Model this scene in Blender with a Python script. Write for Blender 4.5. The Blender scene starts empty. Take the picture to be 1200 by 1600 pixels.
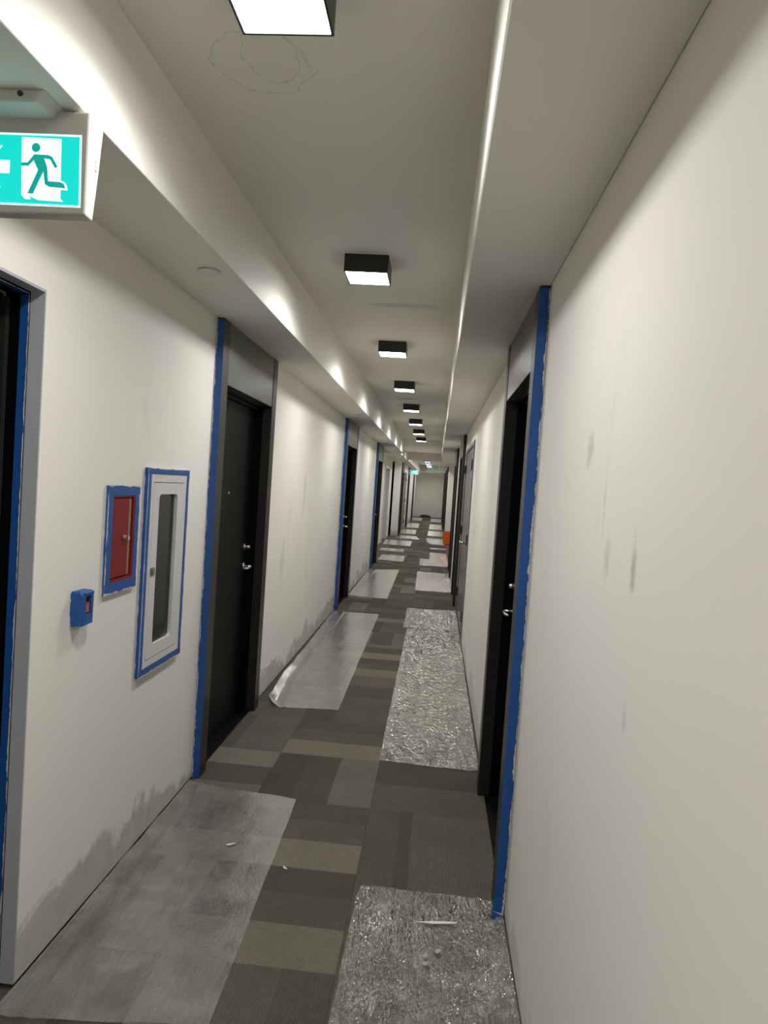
import bpy, bmesh, math, random
from mathutils import Vector, Matrix, noise

random.seed(7)
scene = bpy.context.scene
COL = scene.collection

# ------------------------------------------------------------------ camera
cam_data = bpy.data.cameras.new('camera')
cam = bpy.data.objects.new('camera', cam_data)
COL.objects.link(cam)
cam_data.sensor_fit = 'HORIZONTAL'
cam_data.sensor_width = 36.0
cam_data.lens = 36.0 * 1065.0 / 1200.0
cam_data.clip_start = 0.02
cam_data.clip_end = 200
_r = Vector((0.99481579, 0.07700268, 0.0664239))
_d = Vector((0.06915255, -0.03332542, -0.99704932))
_f = Vector((-0.07456187, 0.99647378, -0.03847759))
_m = Matrix((_r, -_d, -_f)).transposed().to_4x4()
_m.translation = (0, 0, 1.58)
cam.matrix_world = _m
scene.camera = cam

# ------------------------------------------------------------------ world + exposure
world = bpy.data.worlds.new('world')
scene.world = world
world.use_nodes = True
world.node_tree.nodes['Background'].inputs[0].default_value = (0.02, 0.02, 0.02, 1)
world.node_tree.nodes['Background'].inputs[1].default_value = 0.0
LAMP_POWER = 30.0         # radiance of the lamp diffusers
LAMP_WATT = 11.4          # downward beam of each lamp
vs = scene.view_settings
vs.view_transform = 'Standard'
vs.look = 'None'
vs.exposure = 0.0
vs.gamma = 1.0
vs.use_curve_mapping = False
try:
    scene.cycles.use_denoising = True
    scene.cycles.max_bounces = 11
    scene.cycles.diffuse_bounces = 7
    scene.cycles.transparent_max_bounces = 16
    scene.cycles.sample_clamp_indirect = 4.0
    scene.cycles.caustics_reflective = False
    scene.cycles.caustics_refractive = False
except Exception:
    pass

# ------------------------------------------------------------------ main dimensions (metres)
XL, XR = -1.164, 0.362          # corridor walls
AL, AR = -1.45, 0.60            # setback walls of the alcoves
AY0, AY1 = 14.33, 21.75         # alcove extent
Y0, Y1 = -4.6, 38.0             # corridor ends
ZC = 2.70                       # ceiling
ZL, ZR = 2.375, 2.342           # undersides of left and right soffit
SL, SR = -0.846, 0.0605         # soffit faces of the first bay

# ------------------------------------------------------------------ node helpers
def new_mat(name):
    m = bpy.data.materials.new(name)
    m.use_nodes = True
    nt = m.node_tree
    return m, nt, nt.nodes['Principled BSDF'], nt.nodes['Material Output']

def nd(nt, typ, **kw):
    n = nt.nodes.new(typ)
    for k, v in kw.items():
        setattr(n, k, v)
    return n

def lk(nt, a, b):
    nt.links.new(a, b)

def val(nt, op, a, b=None, c=None, clamp=False):
    n = nd(nt, 'ShaderNodeMath', operation=op)
    n.use_clamp = clamp
    for i, v in enumerate((a, b, c)):
        if v is None:
            continue
        if isinstance(v, (int, float)):
            n.inputs[i].default_value = v
        else:
            lk(nt, v, n.inputs[i])
    return n.outputs[0]

def mixc(nt, fac, a, b):
    n = nd(nt, 'ShaderNodeMix', data_type='RGBA')
    if isinstance(fac, (int, float)):
        n.inputs[0].default_value = fac
    else:
        lk(nt, fac, n.inputs[0])
    for i, v in ((6, a), (7, b)):
        if isinstance(v, tuple):
            n.inputs[i].default_value = v if len(v) == 4 else v + (1,)
        else:
            lk(nt, v, n.inputs[i])
    return n.outputs[2]

def noise_tex(nt, vec, scale, detail=3, rough=0.55, dist=0.0, mapscale=None):
    if mapscale:
        mp = nd(nt, 'ShaderNodeMapping')
        mp.inputs['Scale'].default_value = mapscale
        lk(nt, vec, mp.inputs[0])
        vec = mp.outputs[0]
    n = nd(nt, 'ShaderNodeTexNoise')
    n.inputs['Scale'].default_value = scale
    n.inputs['Detail'].default_value = detail
    n.inputs['Roughness'].default_value = rough
    n.inputs['Distortion'].default_value = dist
    lk(nt, vec, n.inputs['Vector'])
    return n.outputs['Fac']

def smooth(nt, x, lo, hi):
    n = nd(nt, 'ShaderNodeMapRange')
    n.interpolation_type = 'SMOOTHSTEP'
    n.inputs['From Min'].default_value = lo
    n.inputs['From Max'].default_value = hi
    lk(nt, x, n.inputs['Value'])
    return n.outputs[0]

def bump(nt, bsdf, h, strength=0.2, dist=0.002):
    b = nd(nt, 'ShaderNodeBump')
    b.inputs['Strength'].default_value = strength
    b.inputs['Distance'].default_value = dist
    lk(nt, h, b.inputs['Height'])
    lk(nt, b.outputs[0], bsdf.inputs['Normal'])

def geo_pos(nt):
    return nd(nt, 'ShaderNodeNewGeometry').outputs['Position']

def plain(name, col, rough=0.5, metal=0.0, vary=0.0, spec=0.5, scale=30, bumpy=0.0):
    m, nt, b, out = new_mat(name)
    b.inputs['Base Color'].default_value = col + (1,)
    b.inputs['Roughness'].default_value = rough
    b.inputs['Metallic'].default_value = metal
    b.inputs['Specular IOR Level'].default_value = spec
    tc = nd(nt, 'ShaderNodeTexCoord').outputs['Object']
    nz = noise_tex(nt, tc, scale, 4)
    if vary:
        c = mixc(nt, nz, tuple(x * (1 - vary) for x in col), tuple(min(1, x * (1 + vary)) for x in col))
        lk(nt, c, b.inputs['Base Color'])
    if bumpy:
        bump(nt, b, nz, bumpy, 0.002)
    return m

# ------------------------------------------------------------------ materials
WALL = (0.79, 0.768, 0.715)
def wall_paint(name, dirt=0.0, smudge=0.0, crack=False, marks=()):
    m, nt, b, out = new_mat(name)
    p = geo_pos(nt)
    sep = nd(nt, 'ShaderNodeSeparateXYZ')
    lk(nt, p, sep.inputs[0])
    big = noise_tex(nt, p, 1.3, 2)
    c = mixc(nt, big, tuple(x * 0.96 for x in WALL), tuple(x * 1.04 for x in WALL))
    if dirt:
        n1 = noise_tex(nt, p, 1.6, 5, 0.62, 0.6)
        n2 = noise_tex(nt, p, 9.0, 5, 0.65, 0.8)
        edge = val(nt, 'MULTIPLY_ADD', n1, 0.95, -0.37)
        edge = val(nt, 'ADD', edge, val(nt, 'MULTIPLY', n2, 0.14))
        dm = smooth(nt, val(nt, 'SUBTRACT', edge, sep.outputs[2]), 0.02, 0.09)
        dm = val(nt, 'MULTIPLY', dm, val(nt, 'MULTIPLY_ADD', n2, 0.9, 0.35), clamp=True)
        c = mixc(nt, val(nt, 'MULTIPLY', dm, dirt, clamp=True), c, (0.235, 0.228, 0.195))
    if smudge:
        s1 = noise_tex(nt, p, 2.3, 5, 0.6, 0.3, mapscale=(1, 1.2, 0.55))
        sm = smooth(nt, s1, 0.585, 0.74)
        band = val(nt, 'MULTIPLY', smooth(nt, sep.outputs[2], 0.5, 1.0),
                   val(nt, 'SUBTRACT', 1.0, smooth(nt, sep.outputs[2], 1.6, 2.1)))
        sm = val(nt, 'MULTIPLY', sm, val(nt, 'MULTIPLY', band, smudge))
        c = mixc(nt, sm, c, (0.25, 0.24, 0.21))
    for (cy, cz, ry, rz, k) in marks:         # hand marks with their own place on the wall
        dy = val(nt, 'DIVIDE', val(nt, 'SUBTRACT', sep.outputs[1], cy), ry)
        dz = val(nt, 'DIVIDE', val(nt, 'SUBTRACT', sep.outputs[2], cz), rz)
        r = val(nt, 'SQRT', val(nt, 'ADD', val(nt, 'MULTIPLY', dy, dy), val(nt, 'MULTIPLY', dz, dz)))
        r = val(nt, 'ADD', r, val(nt, 'MULTIPLY_ADD', noise_tex(nt, p, 45, 4, 0.65), 1.6, -0.8))
        mk = val(nt, 'SUBTRACT', 1.0, smooth(nt, r, 0.1, 1.1))
        c = mixc(nt, val(nt, 'MULTIPLY', mk, k), c, (0.30, 0.285, 0.25))
    if crack:
        def blotch(cx, cy, rx, ry, nscale, amp):
            dx = val(nt, 'DIVIDE', val(nt, 'SUBTRACT', sep.outputs[0], cx), rx)
            dy = val(nt, 'DIVIDE', val(nt, 'SUBTRACT', sep.outputs[1], cy), ry)
            r = val(nt, 'SQRT', val(nt, 'ADD', val(nt, 'MULTIPLY', dx, dx), val(nt, 'MULTIPLY', dy, dy)))
            nz = noise_tex(nt, p, nscale, 5, 0.6)
            return val(nt, 'ADD', r, val(nt, 'MULTIPLY_ADD', nz, amp, -amp * 0.5))
        for (cx, cy, rx, ry) in ((-0.555, 1.86, 0.135, 0.135), (-0.52, 1.83, 0.075, 0.11)):
            r = blotch(cx, cy, rx, ry, 14, 0.75)
            line = val(nt, 'SUBTRACT', 1.0, smooth(nt, val(nt, 'ABSOLUTE', val(nt, 'SUBTRACT', r, 1.0)), 0.0, 0.035))
            fill = val(nt, 'SUBTRACT', 1.0, smooth(nt, r, 0.9, 1.0))
            c = mixc(nt, val(nt, 'MULTIPLY', fill, 0.16), c, (0.72, 0.70, 0.64))
            c = mixc(nt, val(nt, 'MULTIPLY', line, 0.33), c, (0.24, 0.23, 0.2))
        r = blotch(-0.26, 4.26, 0.27, 0.075, 6, 1.1)
        fill = val(nt, 'SUBTRACT', 1.0, smooth(nt, r, 0.55, 1.0))
        c = mixc(nt, val(nt, 'MULTIPLY', fill, 0.3), c, (0.33, 0.315, 0.28))
    lk(nt, c, b.inputs['Base Color'])
    b.inputs['Roughness'].default_value = 0.62
    b.inputs['Specular IOR Level'].default_value = 0.3
    bump(nt, b, noise_tex(nt, p, 160, 2), 0.06, 0.0006)
    return m

M_WALLL = wall_paint('patched_wall_paint_left', dirt=0.62, smudge=0.35)
M_WALLR = wall_paint('patched_wall_paint_right', dirt=0.35, smudge=0.3, marks=(
    (1.255, 1.46, 0.020, 0.062, 0.62), (1.68, 1.70, 0.045, 0.055, 0.42), (1.445, 1.46, 0.030, 0.06, 0.30),
    (1.50, 1.57, 0.012, 0.09, 0.22), (1.237, 1.19, 0.014, 0.035, 0.30)))
M_SOFF = wall_paint('soffit_paint')
M_CEIL = wall_paint('ceiling_paint', crack=True)
M_REVEAL = plain('primed_drywall', (0.40, 0.42, 0.45), 0.6, vary=0.12, scale=8)
M_FRAME = plain('dark_laminate_frame', (0.020, 0.019, 0.017), 0.36, vary=0.25, scale=9, spec=0.35)
M_HEADER = plain('dark_laminate_panel', (0.075, 0.074, 0.071), 0.30, vary=0.3, scale=7, bumpy=0.05)
M_LEAF = plain('black_brown_door', (0.0045, 0.0044, 0.004), 0.45, vary=0.25, scale=6, spec=0.12)
M_JAMB = plain('black_jamb', (0.002, 0.002, 0.002), 0.5, spec=0.1)
M_STEEL = plain('brushed_nickel', (0.62, 0.60, 0.56), 0.28, 1.0)
M_BLACK = plain('black_lamp_housing', (0.012, 0.012, 0.012), 0.38)
M_WHITEM = plain('white_enamel', (0.62, 0.62, 0.62), 0.35)
M_RED = plain('red_enamel', (0.20, 0.012, 0.013), 0.45, vary=0.15, spec=0.2)
M_REDDARK = plain('dark_red_edge', (0.05, 0.006, 0.006), 0.5)
M_BROWN = plain('tarnished_strip', (0.20, 0.16, 0.11), 0.45, vary=0.3, scale=60)
M_GREYBOX = plain('grey_cabinet_interior', (0.82, 0.83, 0.81), 0.5, vary=0.06)
M_GREYDOOR = plain('grey_steel_door', (0.15, 0.155, 0.145), 0.25, vary=0.04, scale=3)
M_GREYFRAME = plain('grey_steel_frame', (0.13, 0.13, 0.125), 0.35)
M_SIGN = plain('sign_housing_plastic', (0.52, 0.50, 0.46), 0.42)
M_ORANGE = plain('orange_plastic', (0.80, 0.13, 0.012), 0.35)
M_DARKRAG = plain('dark_cloth', (0.03, 0.027, 0.024), 0.9, vary=0.4)
M_TAN = plain('tan_door', (0.36, 0.33, 0.27), 0.5)
M_CARPETDARK = plain('floor_base', (0.075, 0.07, 0.06), 0.95, vary=0.2)
M_SCRAP = plain('white_paint_scrap', (0.62, 0.61, 0.57), 0.4)
M_SPOT = plain('dried_grey_spot', (0.26, 0.25, 0.23), 0.5)
M_INK = plain('pale_print', (0.55, 0.35, 0.33), 0.6)
M_PULLRED = plain('red_call_point', (0.16, 0.012, 0.012), 0.35)

def tape_mat():
    m, nt, b, out = new_mat('blue_masking_tape')
    uv = nd(nt, 'ShaderNodeUVMap').outputs[0]
    sep = nd(nt, 'ShaderNodeSeparateXYZ')
    lk(nt, uv, sep.inputs[0])
    p = geo_pos(nt)
    n1 = noise_tex(nt, p, 16, 5, 0.65)
    n2 = noise_tex(nt, p, 70, 3, 0.6)
    # paint that crept over the wall-side edge (u = 0) and a few flecks
    e = val(nt, 'SUBTRACT', val(nt, 'MULTIPLY_ADD', n1, 0.75, -0.27), sep.outputs[0])
    em = smooth(nt, e, 0.0, 0.04)
    fl = smooth(nt, n2, 0.735, 0.76)
    em = val(nt, 'MAXIMUM', em, fl)
    base = mixc(nt, noise_tex(nt, p, 25, 3), (0.006, 0.058, 0.235), (0.010, 0.088, 0.32))
    lk(nt, mixc(nt, em, base, (0.55, 0.56, 0.56)), b.inputs['Base Color'])
    b.inputs['Roughness'].default_value = 0.5
    bump(nt, b, n1, 0.3, 0.003)
    return m
M_TAPE = tape_mat()

def carpet_mat(name, bands):
    m, nt, b, out = new_mat(name)
    tc = nd(nt, 'ShaderNodeTexCoord').outputs['Object']
    sep = nd(nt, 'ShaderNodeSeparateXYZ')
    lk(nt, tc, sep.inputs[0])
    u = val(nt, 'MULTIPLY_ADD', sep.outputs[0], 1 / 0.571, 0.5)
    wob = noise_tex(nt, tc, 3.0, 3)
    ramp = nd(nt, 'ShaderNodeValToRGB')
    ramp.color_ramp.interpolation = 'CONSTANT'
    el = ramp.color_ramp.elements
    while len(el) < len(bands):
        el.new(1.0)
    for i, (pos, c) in enumerate(bands):
        el[i].position = pos
        el[i].color = c + (1,)
    lk(nt, u, ramp.inputs[0])
    rnd = nd(nt, 'ShaderNodeObjectInfo').outputs['Random']
    gain = val(nt, 'MULTIPLY_ADD', rnd, 0.30, 0.86)
    gain = val(nt, 'MULTIPLY', gain, val(nt, 'MULTIPLY_ADD', noise_tex(nt, tc, 230, 3, 0.7), 1.1, 0.45))
    rib = val(nt, 'SINE', val(nt, 'MULTIPLY', sep.outputs[0], 900.0))
    gain = val(nt, 'MULTIPLY', gain, val(nt, 'MULTIPLY_ADD', rib, 0.26, 1.0))
    gain = val(nt, 'MULTIPLY', gain, val(nt, 'MULTIPLY', val(nt, 'MULTIPLY_ADD', wob, 0.45, 0.78), val(nt, 'MULTIPLY_ADD', noise_tex(nt, tc, 22, 4, 0.65), 0.4, 0.8)))
    mul = nd(nt, 'ShaderNodeMix', data_type='RGBA', blend_type='MULTIPLY')
    mul.inputs[0].default_value = 1.0
    lk(nt, ramp.outputs[0], mul.inputs[6])
    comb = nd(nt, 'ShaderNodeCombineColor')
    for i in range(3):
        lk(nt, gain, comb.inputs[i])
    lk(nt, comb.outputs[0], mul.inputs[7])
    lk(nt, mul.outputs[2], b.inputs['Base Color'])
    b.inputs['Roughness'].default_value = 0.95
    b.inputs['Specular IOR Level'].default_value = 0.1
    bump(nt, b, rib, 0.5, 0.002)
    return m
CD, CD2, CM, CLT = (0.074, 0.066, 0.052), (0.086, 0.077, 0.061), (0.110, 0.099, 0.079), (0.146, 0.131, 0.105)
CARPETS = [
    carpet_mat('carpet_dark_light', [(0, CD), (0.30, CD2), (0.62, CLT)]),
    carpet_mat('carpet_dark_mid', [(0, CD2), (0.5, CM)]),
    carpet_mat('carpet_dark_green', [(0, CD2), (0.26, CD), (0.36, (0.098, 0.092, 0.072))]),
    carpet_mat('carpet_three_band', [(0, CM), (0.22, CD), (0.62, CLT)]),
]

def film_mat(name, relief, gloss, milk, rough, crease_glint, sc=1.0):
    m, nt, b, out = new_mat(name)
    p = geo_pos(nt)
    n1 = noise_tex(nt, p, 25 * sc, 2, 0.55, 0.8, mapscale=(1.3, 0.7, 1))
    n2 = noise_tex(nt, p, 60 * sc, 2, 0.55, 0.4, mapscale=(1.2, 0.8, 1))
    n3 = noise_tex(nt, p, 7, 3, 0.6, 1.5, mapscale=(1.4, 0.5, 1))
    patch = noise_tex(nt, p, 3.5, 4, 0.6)
    ridge = lambda n: val(nt, 'ABSOLUTE', val(nt, 'SUBTRACT', n, 0.5))
    h = val(nt, 'ADD', ridge(n1), val(nt, 'MULTIPLY', ridge(n2), 0.45))
    h = val(nt, 'ADD', val(nt, 'MULTIPLY', h, val(nt, 'MULTIPLY_ADD', smooth(nt, patch, 0.38, 0.62), 0.65, 0.5)), val(nt, 'MULTIPLY', ridge(n3), 1.2))
    bp = nd(nt, 'ShaderNodeBump')
    bp.inputs['Strength'].default_value = min(1.0, relief)
    bp.inputs['Distance'].default_value = 0.05 / sc * max(1.0, relief)
    lk(nt, h, bp.inputs['Height'])
    tr = nd(nt, 'ShaderNodeBsdfTransparent')
    tr.inputs[0].default_value = (0.97, 0.97, 0.97, 1)
    df = nd(nt, 'ShaderNodeBsdfDiffuse')
    df.inputs[0].default_value = (0.66, 0.635, 0.575, 1)
    gl = nd(nt, 'ShaderNodeBsdfGlossy')
    gl.inputs['Roughness'].default_value = rough
    gl.inputs[0].default_value = (0.97, 0.95, 0.91, 1)
    lk(nt, bp.outputs[0], gl.inputs['Normal'])
    lk(nt, bp.outputs[0], df.inputs['Normal'])
    fr = nd(nt, 'ShaderNodeFresnel')
    fr.inputs['IOR'].default_value = 1.55
    mx1 = nd(nt, 'ShaderNodeMixShader')
    # milky folds; their pale colour also stands in for glints of lamp light
    c1 = val(nt, 'SUBTRACT', 1.0, smooth(nt, ridge(n1), 0.0, 0.05))
    c2 = val(nt, 'SUBTRACT', 1.0, smooth(nt, ridge(noise_tex(nt, p, 42 * sc, 2, 0.55, 0.9, mapscale=(1.5, 0.7, 1))), 0.0, 0.055))
    c3 = val(nt, 'SUBTRACT', 1.0, smooth(nt, ridge(n3), 0.0, 0.012))
    cr = val(nt, 'MAXIMUM', val(nt, 'MULTIPLY', val(nt, 'MAXIMUM', c1, c2), smooth(nt, noise_tex(nt, p, 9, 3, 0.6), 0.40, 0.62)), c3)
    milky = val(nt, 'MULTIPLY_ADD', smooth(nt, patch, 0.35, 0.7), 0.09, 0.055 + milk)
    lk(nt, val(nt, 'MULTIPLY_ADD', cr, crease_glint, milky, clamp=True), mx1.inputs[0])
    lk(nt, tr.outputs[0], mx1.inputs[1])
    lk(nt, df.outputs[0], mx1.inputs[2])
    mx2 = nd(nt, 'ShaderNodeMixShader')
    lk(nt, val(nt, 'MULTIPLY_ADD', fr.outputs[0], 1.25 * gloss, 0.045 * gloss, clamp=True), mx2.inputs[0])
    lk(nt, mx1.outputs[0], mx2.inputs[1])
    lk(nt, gl.outputs[0], mx2.inputs[2])
    lk(nt, mx2.outputs[0], out.inputs[0])
    return m
M_FILM = film_mat('clear_plastic_film', 0.05, 1.25, 0.025, 0.25, 0.16)
M_FILM2 = film_mat('crinkled_plastic_film', 0.8, 1.7, 0.0, 0.10, 0.42)
M_FILM3 = film_mat('coarsely_crinkled_plastic_film', 0.75, 1.75, 0.02, 0.10, 0.62, 0.45)

def glass_mat():
    m, nt, b, out = new_mat('cabinet_glass')
    tr = nd(nt, 'ShaderNodeBsdfTransparent')
    tr.inputs[0].default_value = (0.88, 0.90, 0.89, 1)
    gl = nd(nt, 'ShaderNodeBsdfGlossy')
    gl.inputs['Roughness'].default_value = 0.03
    fr = nd(nt, 'ShaderNodeFresnel')
    fr.inputs['IOR'].default_value = 1.45
    mx = nd(nt, 'ShaderNodeMixShader')
    lk(nt, fr.outputs[0], mx.inputs[0])
    lk(nt, tr.outputs[0], mx.inputs[1])
    lk(nt, gl.outputs[0], mx.inputs[2])
    lk(nt, mx.outputs[0], out.inputs[0])
    return m
M_GLASS = glass_mat()

def emit(name, col, s, base=(0.8, 0.8, 0.8)):
    m, nt, b, out = new_mat(name)
    b.inputs['Base Color'].default_value = base + (1,)
    b.inputs['Emission Color'].default_value = col + (1,)
    b.inputs['Emission Strength'].default_value = s
    return m
M_LAMP = emit('lit_diffuser', (1.0, 0.985, 0.96), LAMP_POWER)
M_SGREEN = emit('sign_green_light', (0.0, 0.56, 0.50), 1.3, (0.0, 0.06, 0.05))
M_SWHITE = emit('sign_white_light', (0.62, 1.0, 1.0), 1.6, (0.3, 0.3, 0.3))
M_SMAN = emit('sign_pictogram_green', (0.0, 0.40, 0.33), 0.85, (0.0, 0.06, 0.05))

# ------------------------------------------------------------------ mesh helpers
class MB:
    """collects geometry of one part in local coordinates"""
    def __init__(self):
        self.bm = bmesh.new()
        self.uv = None
    def box(self, x0, x1, y0, y1, z0, z1, bevel=0.0, seg=1):
        t = bmesh.new()
        vs_ = [t.verts.new(c) for c in ((x0, y0, z0), (x1, y0, z0), (x1, y1, z0), (x0, y1, z0),
                                        (x0, y0, z1), (x1, y0, z1), (x1, y1, z1), (x0, y1, z1))]
        for f in ((0, 3, 2, 1), (4, 5, 6, 7), (0, 1, 5, 4), (1, 2, 6, 5), (2, 3, 7, 6), (3, 0, 4, 7)):
            t.faces.new([vs_[i] for i in f])
        if bevel:
            bmesh.ops.bevel(t, geom=t.edges[:], offset=bevel, segments=seg, affect='EDGES', profile=0.5)
        self.merge(t)
        return self
    def merge(self, t):
        me = bpy.data.meshes.new('tmp')
        t.to_mesh(me)
        t.free()
        self.bm.from_mesh(me)
        bpy.data.meshes.remove(me)
    def poly(self, pts):
        self.bm.faces.new([self.bm.verts.new(p) for p in pts])
        return self
    def prism(self, pts2, axis, a, b):
        """extrude a 2D outline along axis ('x','y','z') from a to b"""
        def mk(p, t):
            if axis == 'x':
                return (t, p[0], p[1])
            if axis == 'y':
                return (p[0], t, p[1])
            return (p[0], p[1], t)
        A = [self.bm.verts.new(mk(p, a)) for p in pts2]
        B = [self.bm.verts.new(mk(p, b)) for p in pts2]
        n = len(pts2)
        self.bm.faces.new(A)
        self.bm.faces.new(B[::-1])
        for i in range(n):
            self.bm.faces.new((A[i], B[i], B[(i + 1) % n], A[(i + 1) % n]))
        return self
    def ring_prism(self, outer, inner, axis, a, b):
        """frame between two outlines with the same point count"""
        def mk(p, t):
            return (t, p[0], p[1]) if axis == 'x' else ((p[0], t, p[1]) if axis == 'y' else (p[0], p[1], t))
        n = len(outer)
        V = [[self.bm.verts.new(mk(p, t)) for p in o] for o in (outer, inner) for t in (a, b)]
        Oa, Ob, Ia, Ib = V
        for i in range(n):
            j = (i + 1) % n
            self.bm.faces.new((Oa[i], Oa[j], Ia[j], Ia[i]))
            self.bm.faces.new((Ob[i], Ib[i], Ib[j], Ob[j]))
            self.bm.faces.new((Oa[i], Ob[i], Ob[j], Oa[j]))
            self.bm.faces.new((Ia[i], Ia[j], Ib[j], Ib[i]))
        return self
    def tube(self, pts, r, seg=10):
        pts = [Vector(p) for p in pts]
        rings = []
        for i, p in enumerate(pts):
            t = (pts[min(i + 1, len(pts) - 1)] - pts[max(i - 1, 0)]).normalized()
            a = Vector((0, 0, 1)) if abs(t.z) < 0.9 else Vector((1, 0, 0))
            u = t.cross(a).normalized()
            v = t.cross(u)
            rr = r[i] if isinstance(r, (list, tuple)) else r
            rings.append([self.bm.verts.new(p + rr * (math.cos(k * 2 * math.pi / seg) * u + math.sin(k * 2 * math.pi / seg) * v))
                          for k in range(seg)])
        for A, B in zip(rings, rings[1:]):
            for k in range(seg):
                self.bm.faces.new((A[k], A[(k + 1) % seg], B[(k + 1) % seg], B[k]))
        self.bm.faces.new(rings[0][::-1])
        self.bm.faces.new(rings[-1])
        return self
    def lathe(self, prof, c=(0, 0, 0), seg=32):
        """profile of (radius, z) spun about z"""
        rings = []
        for (r, z) in prof:
            rings.append([self.bm.verts.new((c[0] + r * math.cos(k * 2 * math.pi / seg), c[1] + r * math.sin(k * 2 * math.pi / seg), c[2] + z))
                          for k in range(seg)])
        for A, B in zip(rings, rings[1:]):
            for k in range(seg):
                self.bm.faces.new((A[k], A[(k + 1) % seg], B[(k + 1) % seg], B[k]))
        self.bm.faces.new(rings[0][::-1])
        self.bm.faces.new(rings[-1])
        return self
    def strip(self, p0, p1, across, thick, nseg=24, jag=0.0, seed=0):
        """thin ribbon (tape) from p0 to p1; 'across' and 'thick' are vectors; u = 0 on the p0/p1 side"""
        p0, p1, across, thick = Vector(p0), Vector(p1), Vector(across), Vector(thick)
        rnd = random.Random(seed)
        if self.uv is None:
            self.uv = self.bm.loops.layers.uv.new('UVMap')
        rows = []
        for i in range(nseg + 1):
            c = p0.lerp(p1, i / nseg)
            j = (rnd.random() - 0.5) * jag
            k = (rnd.random() - 0.5) * jag * 0.6
            a, b = c + across * j, c + across * (1 + k)
            rows.append([self.bm.verts.new(a), self.bm.verts.new(b),
                         self.bm.verts.new(b + thick), self.bm.verts.new(a + thick)])
        uvs = (0, 1, 1, 0)
        L = (p1 - p0).length
        def face(vs_, uu):
            f = self.bm.faces.new(vs_)
            for lp, q in zip(f.loops, uu):
                lp[self.uv].uv = q
        for i in range(nseg):
            A, B = rows[i], rows[i + 1]
            v0, v1 = L * i / nseg, L * (i + 1) / nseg
            for k in range(4):
                q = (k + 1) % 4
                face((A[k], A[q], B[q], B[k]), ((uvs[k], v0), (uvs[q], v0), (uvs[q], v1), (uvs[k], v1)))
        face(rows[0][::-1], [(uvs[k], 0) for k in (3, 2, 1, 0)])
        face(rows[-1], [(uvs[k], L) for k in range(4)])
        return self
    def build(self, name, mat, parent=None, loc=(0, 0, 0), smooth_=False):
        bmesh.ops.recalc_face_normals(self.bm, faces=self.bm.faces[:])
        me = bpy.data.meshes.new(name)
        self.bm.to_mesh(me)
        self.bm.free()
        me.materials.append(mat)
        if smooth_:
            for p in me.polygons:
                p.use_smooth = True
        o = bpy.data.objects.new(name, me)
        COL.objects.link(o)
        o.location = loc
        if parent is not None:
            o.parent = parent
        return o

def empty(name, loc=(0, 0, 0), rz=0.0):
    o = bpy.data.objects.new(name, None)
    o.empty_display_size = 0.1
    COL.objects.link(o)
    o.location = loc
    o.rotation_euler = (0, 0, rz)
    return o

def tag(o, label, cat, group=None, kind=None):
    o['label'] = label
    o['category'] = cat
    if group:
        o['group'] = group
    if kind:
        o['kind'] = kind
    return o

def rrect(y0, y1, z0, z1, r, n=5):
    pts = []
    for cx, cz, a0 in ((y1 - r, z1 - r, 0), (y0 + r, z1 - r, 90), (y0 + r, z0 + r, 180), (y1 - r, z0 + r, 270)):
        for k in range(n + 1):
            a = math.radians(a0 + 90 * k / n)
            pts.append((cx + r * math.cos(a), cz + r * math.sin(a)))
    return pts

def slab_with_holes(x_face, x_back, ya, yb, za, zb, holes):
    """wall slab; its room face lies at x_face; holes are (y0, y1, z0, z1)"""
    ys = sorted({ya, yb, *[v for h in holes for v in h[:2]]})
    zs = sorted({za, zb, *[v for h in holes for v in h[2:]]})
    ys = [y for y in ys if ya <= y <= yb]
    zs = [z for z in zs if za <= z <= zb]
    # a few more cuts keep faces from getting extremely long
    m = MB()
    def solid(i, j):
        if i < 0 or j < 0 or i >= len(ys) - 1 or j >= len(zs) - 1:
            return False
        cy, cz = (ys[i] + ys[i + 1]) / 2, (zs[j] + zs[j + 1]) / 2
        return not any(h[0] < cy < h[1] and h[2] < cz < h[3] for h in holes)
    for i in range(len(ys) - 1):
        for j in range(len(zs) - 1):
            if not solid(i, j):
                continue
            a, b, c, d = ys[i], ys[i + 1], zs[j], zs[j + 1]
            for x in (x_face, x_back):
                m.poly(((x, a, c), (x, b, c), (x, b, d), (x, a, d)))
            if not solid(i - 1, j):
                m.poly(((x_face, a, c), (x_back, a, c), (x_back, a, d), (x_face, a, d)))
            if not solid(i + 1, j):
                m.poly(((x_face, b, c), (x_back, b, c), (x_back, b, d), (x_face, b, d)))
            if not solid(i, j - 1):
                m.poly(((x_face, a, c), (x_back, a, c), (x_back, b, c), (x_face, b, c)))
            if not solid(i, j + 1):
                m.poly(((x_face, a, d), (x_back, a, d), (x_back, b, d), (x_face, b, d)))
    bmesh.ops.remove_doubles(m.bm, verts=m.bm.verts[:], dist=1e-5)
    return m

# ------------------------------------------------------------------ door schedule (near edge, far edge of the frame)
DOORS_L = [(3.405, 4.580), (8.285, 9.430), (12.72, 13.88), (22.0, 23.1), (27.0, 28.1), (33.2, 34.3)]
DOORS_R = [(2.530, 3.640), (9.32, 10.45), (12.35, 13.50), (23.4, 24.5), (27.5, 28.6), (32.0, 33.1)]
STEEL_R = (7.05, 8.98)
STEEL_L = (24.0, 25.8)
GAP = 0.010                                       # walls stop just above the carpet: baseboards are off

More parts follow.
